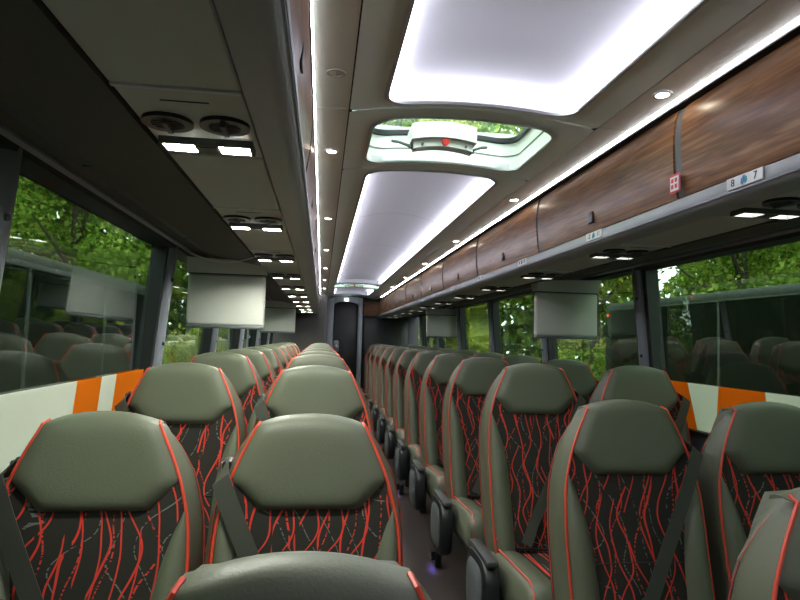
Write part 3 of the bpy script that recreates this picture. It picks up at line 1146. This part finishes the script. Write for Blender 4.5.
def make_tv():
    root = empty('fold_down_monitor')
    MB().rbox(-0.185, 0.185, -0.012, 0.030, -0.300, -0.052, 0.012, 3).build('housing', 'tv_plastic', root)
    MB().rbox(-0.183, 0.183, -0.016, 0.030, -0.315, -0.298, 0.007, 2).build('lower_lip', 'grey_plastic', root)
    MB().rbox(-0.187, 0.187, -0.010, 0.034, -0.054, -0.046, 0.002, 1).build('hinge_line', 'rail_dark', root)
    v = [(-0.187, -0.015, -0.047), (0.187, -0.015, -0.047), (0.187, 0.05, -0.047), (-0.187, 0.05, -0.047),
         (-0.187, -0.05, 0.025), (0.187, -0.05, 0.012), (0.187, 0.08, 0.012), (-0.187, 0.08, 0.025)]
    MB().add(v, [(0, 3, 2, 1), (4, 5, 6, 7), (0, 1, 5, 4), (1, 2, 6, 5), (2, 3, 7, 6), (3, 0, 4, 7)]).build('mount', 'tv_plastic', root, smooth=False)
    MB().rbox(-0.165, 0.165, 0.030, 0.033, -0.28, -0.075, 0.001, 1).build('screen', 'black_gloss', root)
    return root


tvp = make_tv()
for i, (x, y, lab) in enumerate([(-0.905, 3.02, 'pale grey fold-down monitor back hanging by the left windows, the larger looking one'),
                                 (-0.905, 6.45, 'pale grey monitor further down the left windows behind the larger one'),
                                 (0.955, 3.3, 'grey fold-down monitor hanging by the right windows, the larger looking one'),
                                 (0.955, 6.9, 'grey monitor further down the right windows near the rear')]):
    o = tvp if i == 0 else copy_tree(tvp)
    o.location = (x, y, 1.612)
    o.rotation_euler = (0, 0, 0 if x < 0 else math.pi * 0)
    if x > 0:
        o.scale = (-1, 1, 1)
    tag(o, lab, 'monitor', 'fold-down monitors')
# loose pale cord under the left cove
pts = []
for k in range(15):
    t = k / 14
    pts.append((-1.02 + 0.30 * t, 2.72 - 0.05 * t, 1.622 - 0.035 * math.sin(math.pi * t) - 0.006 * t))
tag(MB().tube(pts, 0.0022, 6).build('cord', 'white_plastic'), 'thin pale cord sagging under the dark cove beside the left monitor', 'cord')

# ------------------------------------------------------------------ seats
W_T = smooth_tab([(0.40, 0.196), (0.52, 0.204), (0.70, 0.207), (0.85, 0.207), (0.95, 0.200), (1.04, 0.177), (1.10, 0.152), (1.155, 0.126), (1.175, 0.116)])
G_T = smooth_tab([(0.40, 0.075), (0.60, 0.085), (0.80, 0.085), (0.95, 0.072), (1.05, 0.055), (1.12, 0.032), (1.16, 0.012), (1.175, 0.008)])
WR_T = smooth_tab([(0.40, 0.014), (0.60, 0.016), (0.80, 0.017), (0.95, 0.017), (1.05, 0.018), (1.12, 0.012), (1.16, 0.003), (1.175, 0.0)])
BOL_T = smooth_tab([(0.43, 0.122), (0.55, 0.124), (0.68, 0.128), (0.78, 0.135), (0.86, 0.150), (0.93, 0.172), (0.982, 0.193)])
HX = [(0.970, 0.116), (0.988, 0.130), (1.012, 0.151), (1.036, 0.172), (1.05, 0.1705), (1.10, 0.1505), (1.155, 0.125)]


def yf(x, z):
    t = (z - 0.45) / 0.72
    base = -0.165 + 0.150 * t + 0.016 * math.sin(math.pi * min(max(t, 0), 1)) * 1.0
    w_ = interp(W_T, z)
    return base - 0.016 * (x / w_) ** 2


def patch(z0, z1, xl, xr, nu, nv, bulge, off, zfun=None):
    def fn(u, v):
        z = z0 + (z1 - z0) * v
        x = xl(z) + (xr(z) - xl(z)) * u
        zz = zfun(u, v, z) if zfun else z
        return (x, yf(x, z) - off - bulge(u, v), zz)
    return MB().grid(fn, nu, nv)


def make_seat(win, armrest):
    """faces -y; win = sign of x of the window side"""
    root = empty('coach_seat')
    # leather body: loops round the backrest
    b = MB()
    v, f = [], []
    zs = [0.40, 0.44, 0.50, 0.56, 0.62, 0.68, 0.74, 0.80, 0.86, 0.90, 0.94, 0.98, 1.02, 1.05, 1.08, 1.105, 1.13, 1.153]
    nx = 12

    def loop(z, shrink=1.0, dome=0.0, push=0.0):
        w_ = interp(W_T, z) * shrink
        g = interp(G_T, z)
        wr = w_ + interp(WR_T, z) * shrink
        pts = []
        for i in range(nx + 1):
            x = -w_ + 2 * w_ * i / nx
            pts.append((x, yf(x, z) + push, z + dome * (1 - (x / w_) ** 2)))
        yb = yf(0, z) + max(g, 0.050) + push * 0.2
        pts.append((wr, yf(w_, z) + g + 0.004, z))
        pts.append((wr * 0.96, yf(w_, z) + g + 0.018, z))
        for i in range(5):
            x = wr * 0.86 - 2 * wr * 0.86 * i / 4
            pts.append((x, yb + 0.02 * (1 - (x / wr) ** 2) + 0.012, z + dome * 0.8 * (1 - (x / w_) ** 2)))
        pts.append((-wr * 0.96, yf(w_, z) + g + 0.018, z))
        pts.append((-wr, yf(w_, z) + g + 0.004, z))
        return pts
    loops = [loop(z) for z in zs]
    n = len(loops[0])
    for lp in loops:
        v += lp
    for j in range(len(loops) - 1):
        for k in range(n):
            f.append((j * n + k, j * n + (k + 1) % n, (j + 1) * n + (k + 1) % n, (j + 1) * n + k))
    # rounded top: shrink toward the middle depth
    top = loops[-1]
    last = len(v) - n
    cyt = sum(p[1] for p in top) / n
    for sh, dz in ((0.80, 0.003), (0.4, 0.004)):
        v += [(p[0] * (1 - (1 - sh) * 0.12), cyt + (p[1] - cyt) * sh, p[2] + dz) for p in top]
        c0 = len(v) - n
        for k in range(n):
            f.append((last + k, last + (k + 1) % n, c0 + (k + 1) % n, c0 + k))
        last = c0
    f.append(tuple(last + k for k in range(n)))
    f.append(tuple(range(n - 1, -1, -1)))
    b.add(v, f)
    back = b.build('backrest', 'leather', root)
    # hard shell at the back
    b = MB()

    def sh(u, vv):
        z = 0.36 + 0.69 * vv
        w_ = (interp(W_T, z) + interp(WR_T, z)) * 1.015 * (1 if z < 1.05 else 0.97)
        x = (u * 2 - 1)
        g = max(interp(G_T, z), 0.052)
        return (x * w_, yf(0, z) + g + 0.040 - 0.05 * abs(x) ** 4, z)
    b.grid(sh, 12, 14)
    so = b.build('back_shell', 'shell', root)
    sm = so.modifiers.new('solid', 'SOLIDIFY')
    sm.thickness = 0.010
    # fabric
    b = patch(0.42, 1.06, lambda z: -interp(W_T, z) + 0.004, lambda z: interp(W_T, z) - 0.004, 14, 18, lambda u, v_: 0.010 * math.sin(math.pi * u) ** 0.5 * (1 - abs(2 * v_ - 1) ** 4), 0.0025)
    b.build('fabric_panel', 'fabric', root)
    sw = 0.74
    MB().tube([(x, yf(x, sw) - 0.0125, sw) for x in [-0.128 + 0.256 * k / 8 for k in range(9)]], 0.0016, 5).build('seam', 'seam', root)
    # bolsters
    for s in (-1, 1):
        def bl(z):
            return s * interp(BOL_T, z)

        def bw(z):
            return s * (interp(W_T, z) - 0.002)

        def bulge(u, v_):
            return 0.034 * math.sin(math.pi * min(1, (0.06 + 0.94 * u))) ** 0.55 * min(1.0, (1 - v_) * 3.2) ** 0.7 + 0.0015 * math.sin(v_ * 42 + u * 3) * (1 - v_)
        patch(0.42, 0.982, bl, bw, 9, 26, bulge, 0.003).build('bolster', 'leather', root)
    # headrest pad
    ht = HX

    def hw(v_):
        z = ht[0][0] + (ht[-1][0] - ht[0][0]) * v_
        return interp(ht, z)

    def hfn(u, v_):
        z = ht[0][0] + (ht[-1][0] - ht[0][0]) * min(v_, 1.0)
        s = u * 2 - 1
        w_ = interp(ht, z)
        x = s * w_
        e = (1 - abs(s) ** 5) * (1 - abs(2 * min(v_, 1) - 1) ** 7 * (1 if v_ < 0.5 else 0.55))
        dome = 0.016 * max(0, (z - 1.04) / 0.115) * (1 - s * s)
        y = yf(x, z) - 0.005 - 0.026 * e ** 0.6
        return (x, y, z + dome)
    b = MB()
    b.grid(hfn, 16, 20)
    base = len(b.v)
    rowtop = b.v[-17:]
    ex = []
    for k, (dy, dz) in enumerate(((0.009, 0.0065), (0.021, 0.0105), (0.036, 0.0115), (0.052, 0.008), (0.064, -0.002), (0.072, -0.022))):
        ex += [(p[0] * (1 - 0.006 * k), p[1] + dy, p[2] + (dz if dz < 0 else dz * (1 - 0.65 * abs(i / 8 - 1) ** 4))) for i, p in enumerate(rowtop)]
    b.v += ex
    for k in range(6):
        r0 = base - 17 if k == 0 else base + (k - 1) * 17
        r1 = base + k * 17
        for i in range(16):
            b.f.append((r0 + i, r0 + i + 1, r1 + i + 1, r1 + i))
    rolls = [base - 17] + [base + k * 17 for k in range(6)]
    for end in (0, 16):
        sk = len(b.v)
        b.v += [(b.v[r_ + end][0], b.v[r_ + end][1], 1.128) for r_ in rolls]
        for k in range(6):
            b.f.append((rolls[k] + end, rolls[k + 1] + end, sk + k + 1, sk + k))
    b.build('headrest', 'leather', root)
    # piping
    for s in (-1, 1):
        pts = []
        for k in range(31):
            z = 0.43 + (1.157 - 0.43) * k / 30
            x = s * interp(W_T, z)
            pts.append((x, yf(x, z) - 0.005, z))
        pts.append((s * 0.119, yf(0.12, 1.157) + 0.016, 1.163))
        MB().tube(pts, 0.0036, 6).build('piping', 'piping', root)
        pts = []
        for k in range(27):
            z = 0.43 + (1.13 - 0.43) * k / 26
            x = s * (interp(W_T, z) + interp(WR_T, z) + 0.001)
            pts.append((x, yf(interp(W_T, z), z) + interp(G_T, z) + 0.003, z))
        MB().tube(pts, 0.0014, 5, rad=[0.0014 if k < 18 else 0.0014 - 0.00012 * (k - 18) for k in range(27)]).build('outer_piping', 'piping', root)
    # cushion
    b = MB()

    def cush(u, v_):
        a = u * 2 - 1
        x = a * 0.208
        y = -0.13 - 0.47 * v_
        z = 0.440 + 0.022 * v_ + 0.024 * min(1, max(0, (abs(a) - 0.45) / 0.25)) * (1 - max(0, abs(a) - 0.85) / 0.15 * 0.9)
        if v_ > 0.9:
            z -= ((v_ - 0.9) / 0.1) ** 2 * 0.05
        return (x, y, z)
    b.grid(cush, 18, 14)
    nt = 19
    o0 = len(b.v)
    b.v += [(p[0], p[1], 0.335) for p in b.v[:o0]]
    rim = [i for i in range(nt)] + [nt * j + nt - 1 for j in range(1, 15)] + [nt * 14 + i for i in range(nt - 2, -1, -1)] + [nt * j for j in range(13, 0, -1)]
    for k in range(len(rim)):
        a, c = rim[k], rim[(k + 1) % len(rim)]
        b.f.append((a, c, c + o0, a + o0))
    b.f += [tuple(i + o0 for i in reversed(q)) for q in b.f[:18 * 14]]
    b.build('cushion', 'leather', root)
    MB().grid(lambda u, v_: ((u * 2 - 1) * 0.095, -0.14 - 0.42 * v_, 0.443 + 0.021 * v_ + 0.006 * math.sin(math.pi * u)), 8, 8).build('cushion_fabric', 'fabric', root)
    for s in (-1, 1):
        MB().tube([(s * 0.190, -0.14 - 0.44 * k / 12, 0.464 + 0.021 * k / 12 - (0.03 if k == 12 else 0)) for k in range(13)] + [(s * 0.190, -0.60, 0.40), (s * 0.190, -0.602, 0.35)], 0.0036, 6).build('cushion_piping', 'piping', root)
    # under frame and legs
    MB().rbox(-0.20, 0.20, -0.52, -0.16, 0.29, 0.335, 0.01, 1).build('seat_frame', 'frame_metal', root)
    for s in (-1, 1):
        MB().rbox(s * 0.12 - 0.022, s * 0.12 + 0.022, -0.42, -0.28, 0.0, 0.30, 0.008, 1).build('leg', 'frame_metal', root)
    # belt and guide at the window side of the headrest
    s = win
    gx = s * (interp(W_T, 1.03) + 0.014)
    gd = MB().rbox(gx - 0.014, gx + 0.014, 0.000, 0.06, 1.005, 1.070, 0.010, 2).build('belt_guide', 'black_plastic', root)
    MB().tube([(gx - s * 0.006, -0.004, 1.022), (gx + s * 0.010, 0.012, 1.066)], 0.006, 8).build('guide_trim', 'chrome', gd)
    pts, nr = [], []
    N = 16
    for k in range(N + 1):
        t = k / N
        x = s * (0.194 - 0.275 * t ** 1.06)
        z = 1.045 - 0.56 * t
        bump_ = 0.046 * (1 - abs(2 * t - 0.9) ** 3) if t < 0.9 else 0.03
        pts.append((x, yf(x, z) - max(0.012, 0.022 + bump_ * 0.55), z))
        nr.append((s * 0.25 * (1 - t), -1, 0.15))
    pts = [(s * 0.199, 0.040, 1.050), (s * 0.200, 0.012, 1.054)] + pts
    nr = [(s, -0.2, 0.2), (s, -0.5, 0.3)] + nr
    MB().strap(pts, nr, 0.044).build('seat_belt', 'belt', root)
    MB().strap([(s * 0.197, 0.028, 1.045), (s * 0.206, 0.012, 0.90), (s * 0.222, -0.03, 0.70), (s * 0.224, -0.10, 0.45)], [(s, -0.15, 0)] * 4, 0.040).build('seat_belt_tail', 'belt', root)
    MB().rbox(-s * 0.185 - 0.012, -s * 0.185 + 0.012, -0.185, -0.155, 0.455, 0.515, 0.006, 1).build('buckle', 'red_plastic', root)
    MB().tube([(-0.19, -0.172, 0.468), (0.0, -0.19, 0.462), (0.19, -0.172, 0.468)], 0.006, 6).build('hip_strap', 'black_plastic', root)
    if armrest:
        a = -win
        ax = a * 0.262
        b = MB()
        outl = []
        # side outline (y,z) of the drop panel
        for k in range(25):
            t = 2 * math.pi * k / 24
            c, s_ = math.cos(t), math.sin(t)
            yy = -0.215 + 0.150 * math.copysign(abs(c) ** 0.55, c)
            zz = 0.335 + 0.135 * math.copysign(abs(s_) ** 0.6, s_)
            zz += 0.10 * (-0.215 - yy) * 0.3
            if k < 24:
                outl.append((yy, zz))
        m = len(outl)
        v, f = [], []
        for dx, sc_ in ((-0.030, 0.86), (-0.024, 0.97), (-0.010, 1.0), (0.012, 1.0), (0.026, 0.96), (0.031, 0.86)):
            for yy, zz in outl:
                v.append((ax + a * dx, -0.215 + (yy + 0.215) * sc_, 0.335 + (zz - 0.335) * sc_))
        for j in range(5):
            for k in range(m):
                f.append((j * m + k, j * m + (k + 1) % m, (j + 1) * m + (k + 1) % m, (j + 1) * m + k))
        f += [tuple(range(m - 1, -1, -1)), tuple(5 * m + k for k in range(m))]
        b.add(v, f)
        ar = b.build('armrest_panel', 'shell', root)
        # padded oval on the outer face
        v, f = [], []
        for dx, sc_ in ((0.028, 0.80), (0.038, 0.70), (0.042, 0.40)):
            for yy, zz in outl:
                v.append((ax + a * dx, -0.215 + (yy + 0.215) * sc_ * 0.92, 0.335 + (zz - 0.335) * sc_))
        for j in range(2):
            for k in range(m):
                f.append((j * m + k, j * m + (k + 1) % m, (j + 1) * m + (k + 1) % m, (j + 1) * m + k))
        f += [tuple(range(m - 1, -1, -1)), tuple(2 * m + k for k in range(m))]
        MB().add(v, f).build('armrest_pad', 'grey_plastic', ar)
        MB().rbox(ax - 0.024, ax + 0.024, -0.36, -0.09, 0.455, 0.482, 0.012, 2).build('armrest_cap', 'leather_dark', ar)
    return root


XL_A, XL_W, XR_A, XR_W = -0.450, -0.912, 0.465, 0.935
cols = [('left', 'aisle', XL_A, -1, True, 0.68, 0, 10), ('left', 'window', XL_W, -1, False, 0.68, 1, 10),
        ('right', 'aisle', XR_A, 1, True, 0.94, 0, 11), ('right', 'window', XR_W, 1, False, 0.94, 1, 11)]
for side, place, x, win, arm, ystart, r0, r1 in cols:
    proto = make_seat(win, arm)
    first = True
    for r in range(r0, r1 + 1):
        o = proto if first else copy_tree(proto)
        first = False
        y = ystart + 0.78 * r
        o.location = (x, y, floor_z(y))
        if r == 0:
            lab = 'grey leather coach seat cut off by the bottom edge, %s of the aisle' % side
        else:
            lab = 'grey leather coach seat with red piping, %s side %s column, %s row from the camera' % (side, place, ORD[r])
        tag(o, lab, 'seat', 'coach seats, %s side' % side)

# aisle step lamps at the right seat bases
for i, y in enumerate((1.86, 3.42, 4.98, 6.54, 8.10)):
    root = empty('aisle_lamp', (0.25, y, 0.0))
    MB().rbox(-0.012, 0.025, -0.04, 0.04, 0.0 + floor_z(y), 0.085, 0.006, 1).box(-0.034, -0.010, -0.030, 0.030, 0.0565, 0.085).box(-0.034, -0.0315, -0.030, 0.030, 0.040, 0.0565).box(-0.034, -0.010, -0.032, -0.028, 0.040, 0.0565).box(-0.034, -0.010, 0.028, 0.032, 0.040, 0.0565).build('lamp_case', 'black_plastic', root)
    MB().box(-0.030, -0.014, -0.025, 0.025, 0.052, 0.056).build('lamp_lens', 'aisle_lamp', root, smooth=False)
    tag(root, 'small blue floor lamp at the aisle foot of the right seats, %s from the camera' % ORD[i], 'aisle lamp', 'blue aisle lamps')

# ------------------------------------------------------------------ outside
gr = MB().box(-60, 60, -40, 80, -1.75, -1.6).build('ground', 'ground', smooth=False)
tag(gr, kind='structure')


def tree(x, y, h, r, m, n, label, low=0.15, seed=0, cat='tree', leaf=0.17):
    rng = np.random.default_rng(seed)
    root = empty('leafy_tree' if cat == 'tree' else 'bush', (x, y, -1.6))
    if cat == 'tree':
        b = MB()
        b.tube([(0, 0, 0), (0.1, 0.05, h * 0.3), (-0.05, 0.1, h * 0.6), (0.1, 0, h * 0.9)], 0.15, 8, rad=[0.2, 0.16, 0.1, 0.03])
        b.build('trunk', 'bark', root)
        for k in range(6):
            a = k * 1.05 + seed
            z0 = h * (0.25 + 0.09 * k)
            MB().tube([(0.05, 0.05, z0), (math.cos(a) * r * 0.4, math.sin(a) * r * 0.4, z0 + h * 0.08), (math.cos(a) * r * 0.8, math.sin(a) * r * 0.8, z0 + h * 0.14)], 0.05, 6, rad=[0.07, 0.045, 0.015]).build('branch', 'bark', root)
    # clumps
    nb = 36
    cs = []
    for k in range(nb):
        t = rng.uniform(low, 1.0)
        rad = r * (0.35 + 0.65 * math.sin(math.pi * min(0.98, 0.18 + 0.8 * t)))
        a = rng.uniform(0, 2 * math.pi)
        q = math.sqrt(rng.uniform(0.05, 1))
        cs.append((math.cos(a) * rad * q * 0.75, math.sin(a) * rad * q * 0.75, h * t, r * rng.uniform(0.30, 0.50)))
    cs = np.array(cs)
    idx = rng.integers(0, nb, n)
    d = rng.normal(size=(n, 3))
    d /= np.linalg.norm(d, axis=1)[:, None]
    rr = rng.uniform(0.55, 1.0, n) ** 0.5
    p = cs[idx, :3] + d * (cs[idx, 3] * rr)[:, None]
    a = rng.normal(size=(n, 3))
    a /= np.linalg.norm(a, axis=1)[:, None]
    c = np.cross(a, d + rng.normal(size=(n, 3)) * 0.4)
    c /= np.linalg.norm(c, axis=1)[:, None] + 1e-9
    s = rng.uniform(0.6, 1.3, n) * leaf
    a = a * s[:, None] * 0.5
    c = c * s[:, None] * 0.30
    vv = np.empty((n, 4, 3))
    vv[:, 0] = p - a
    vv[:, 1] = p + c
    vv[:, 2] = p + a
    vv[:, 3] = p - c
    vv[:, :, 2] = np.maximum(vv[:, :, 2], 0.01)
    me = bpy.data.meshes.new('foliage')
    me.vertices.add(n * 4)
    me.vertices.foreach_set('co', vv.reshape(-1))
    me.loops.add(n * 4)
    me.loops.foreach_set('vertex_index', np.arange(n * 4, dtype=np.int32))
    me.polygons.add(n)
    me.polygons.foreach_set('loop_start', np.arange(0, n * 4, 4, dtype=np.int32))
    me.update(calc_edges=True)
    me.validate()
    me.materials.append(MATS[m])
    o = bpy.data.objects.new('foliage', me)
    COL.objects.link(o)
    o.parent = root
    o['kind'] = 'stuff'
    tag(root, label, cat, 'trees and bushes outside')
    return root




def parked_coach(x0, x1, y1, label, sd, up=0.0):
    """neighbouring dark coach; sd = side of it that faces us"""
    root = empty('parked_coach', ((x0 + x1) / 2, y1, -1.6))
    root.scale = (1, 1, (3.48 + up) / 3.48)
    hw = (x1 - x0) / 2
    ln = 12.0
    zr = 1.88 + 1.6
    pr = []
    for k in range(7):
        a = R(90 * k / 6)
        pr.append((hw - 0.18 + 0.18 * math.sin(a), zr - 0.16 + 0.16 * math.cos(a)))
    prof = [(-x, z) for x, z in reversed(pr)] + pr + [(hw, 0.35), (-hw, 0.35)]
    body = MB().prism(prof, -ln, 0, 1).build('body', 'coach_paint', root)
    fx = -sd * hw
    for q in (-1, 1):
        xx = q * hw
        for k in range(7):
            a = -0.25 - 1.62 * k
            xa, xb = sorted((xx, xx + q * 0.012))
            wn_ = MB().rbox(xa, xb, a - 1.57, a, 2.05, 3.32, 0.005, 1).build('side_window', 'coach_glass', root)
            xa, xb = sorted((xx, xx + q * 0.02))
            MB().box(xa, xb, a - 1.605, a - 1.575, 2.05, 3.33).build('divider', 'coach_trim', wn_, smooth=False)
        xa, xb = sorted((xx, xx + q * 0.016))
        MB().box(xa, xb, -ln + 0.3, -0.2, 3.325, 3.345).build('gutter', 'coach_trim', root, smooth=False)
        MB().rbox(xa, xb + 0.0, -0.14, -0.06, 3.22, 3.27, 0.006, 1).build('marker_lamp', 'marker', root)
        for yw in (-2.6, -3.9, -10.0):
            wh = MB().disc((xx - q * 0.10, yw, 0.5), 0.5, 'x', 28, 0.24).build('wheel', 'rubber', root)
            MB().disc((xx + q * 0.025, yw, 0.5), 0.28, 'x', 20, 0.02).build('hub', 'chrome', wh)
    MB().rbox(-hw + 0.15, hw - 0.15, 0.0, 0.015, 2.0, 3.2, 0.005, 1).build('end_window', 'coach_glass', root)
    tag(root, label, 'coach')
    return root


mat('coach_trim', (0.09, 0.10, 0.09), 0.5)
mat('coach_paint', (0.028, 0.034, 0.030), 0.6, spec=0.2)
mat('coach_glass', (0.004, 0.006, 0.004), 0.5, spec=0.1)
mat('marker', (0.6, 0.03, 0.01), 0.3, emit=(1.0, 0.12, 0.03), estr=1.5)
parked_coach(5.2, 7.7, 11.4, 'dark coach parked alongside, outside the right windows', 1, 0.22)
parked_coach(-5.15, -2.65, 8.3, 'dark coach parked alongside, outside the left windows', -1)
ms = ['leaf_yellow', 'leaf_green', 'leaf_yellow', 'leaf_green', 'leaf_green', 'leaf_yellow']
for sd in (-1, 1):
    sn = 'left' if sd < 0 else 'right'
    c_ = 0
    spots = [(9.6, 0.0), (9.4, 4.3), (9.7, 8.6), (9.1, 12.9), (7.2, 17.2), (13.9, 1.9), (14.1, 6.3), (13.9, 10.6), (13.4, 14.9), (11.8, 19.2), (3.2, 20.5)]
    for k, (x, y) in enumerate(spots):
        far = k >= 5
        tree(sd * x + (0.8 if sd > 0 else 0), y + (0.7 if sd > 0 else 0), (13.0 if far else 10.4) + 0.8 * math.sin(k * 1.7 + sd), 1.9, ms[(k + (sd > 0)) % 6], 20000,
             'leafy green tree %s outside the %s windows, %s from the front' % ('in the back line' if far else 'behind the parked coach', sn, ORD[k - 5 if far else k]), 0.22, 10 * k + (3 if sd > 0 else 0), leaf=0.15)
    for k, (x, y) in enumerate(((3.0, 12.8), (5.4, 13.4), (3.2, 15.6))):
        tree(sd * x, y, 2.9 - 0.3 * k, 1.05, 'leaf_yellow' if k != 1 else 'leaf_green', 7000, 'low round bush behind the parked coach outside the %s windows, %s one' % (sn, ['nearest to it', 'outermost', 'hindmost'][k]), 0.12, 300 + 10 * k + sd, 'bush', 0.11)
for k, (x, y) in enumerate(((-2.6, 24.5), (2.3, 24.0))):
    tree(x, y, 17.5, 1.95, 'leaf_yellow' if k == 0 else 'leaf_green', 16000, 'tall tree behind the coach seen through the roof hatch, %s one' % ('yellower' if k == 0 else 'greener'), 0.3, 400 + k, leaf=0.2)

# woodland edge behind the single trees
for nm, (xa, xb), (ya, yb), hh, n in (('left', (-19.6, -17.4), (-26, 27.5), 20.0, 85000), ('right', (17.6, 19.8), (-26, 27.5), 20.0, 85000), ('rear', (-16, 16), (29, 31.5), 22.0, 65000)):  # side strips heightened and run on unseen behind the camera to block sky light
    rng = np.random.default_rng(900 + len(nm))
    px = rng.uniform(xa, xb, n)
    py = rng.uniform(ya, yb, n)
    along = px if nm == 'rear' else py
    top = hh + 1.2 * np.sin(along * 0.9) + 0.7 * np.sin(along * 2.3)
    pz = -1.6 + rng.uniform(0, 1, n) * top
    p = np.stack([px, py, pz], 1)
    a = rng.normal(size=(n, 3))
    a /= np.linalg.norm(a, axis=1)[:, None]
    c = np.cross(a, rng.normal(size=(n, 3)))
    c /= np.linalg.norm(c, axis=1)[:, None]
    s_ = rng.uniform(0.28, 0.55, n)[:, None]
    vv = np.stack([p - a * s_ * 0.6, p + c * s_ * 0.4, p + a * s_ * 0.6, p - c * s_ * 0.4], 1)
    me = bpy.data.meshes.new('woodland_foliage')
    me.vertices.add(n * 4)
    me.vertices.foreach_set('co', vv.reshape(-1))
    me.loops.add(n * 4)
    me.loops.foreach_set('vertex_index', np.arange(n * 4, dtype=np.int32))
    me.polygons.add(n)
    me.polygons.foreach_set('loop_start', np.arange(0, n * 4, 4, dtype=np.int32))
    me.update(calc_edges=True)
    me.materials.append(MATS['leaf_green'])
    o = bpy.data.objects.new('woodland_foliage', me)
    COL.objects.link(o)
    tag(o, {'left': 'dense green woodland foliage beyond the trees outside the left windows', 'right': 'dense green woodland foliage beyond the trees outside the right windows', 'rear': 'tall dense woodland foliage far behind the coach'}[nm], 'foliage', kind='stuff')
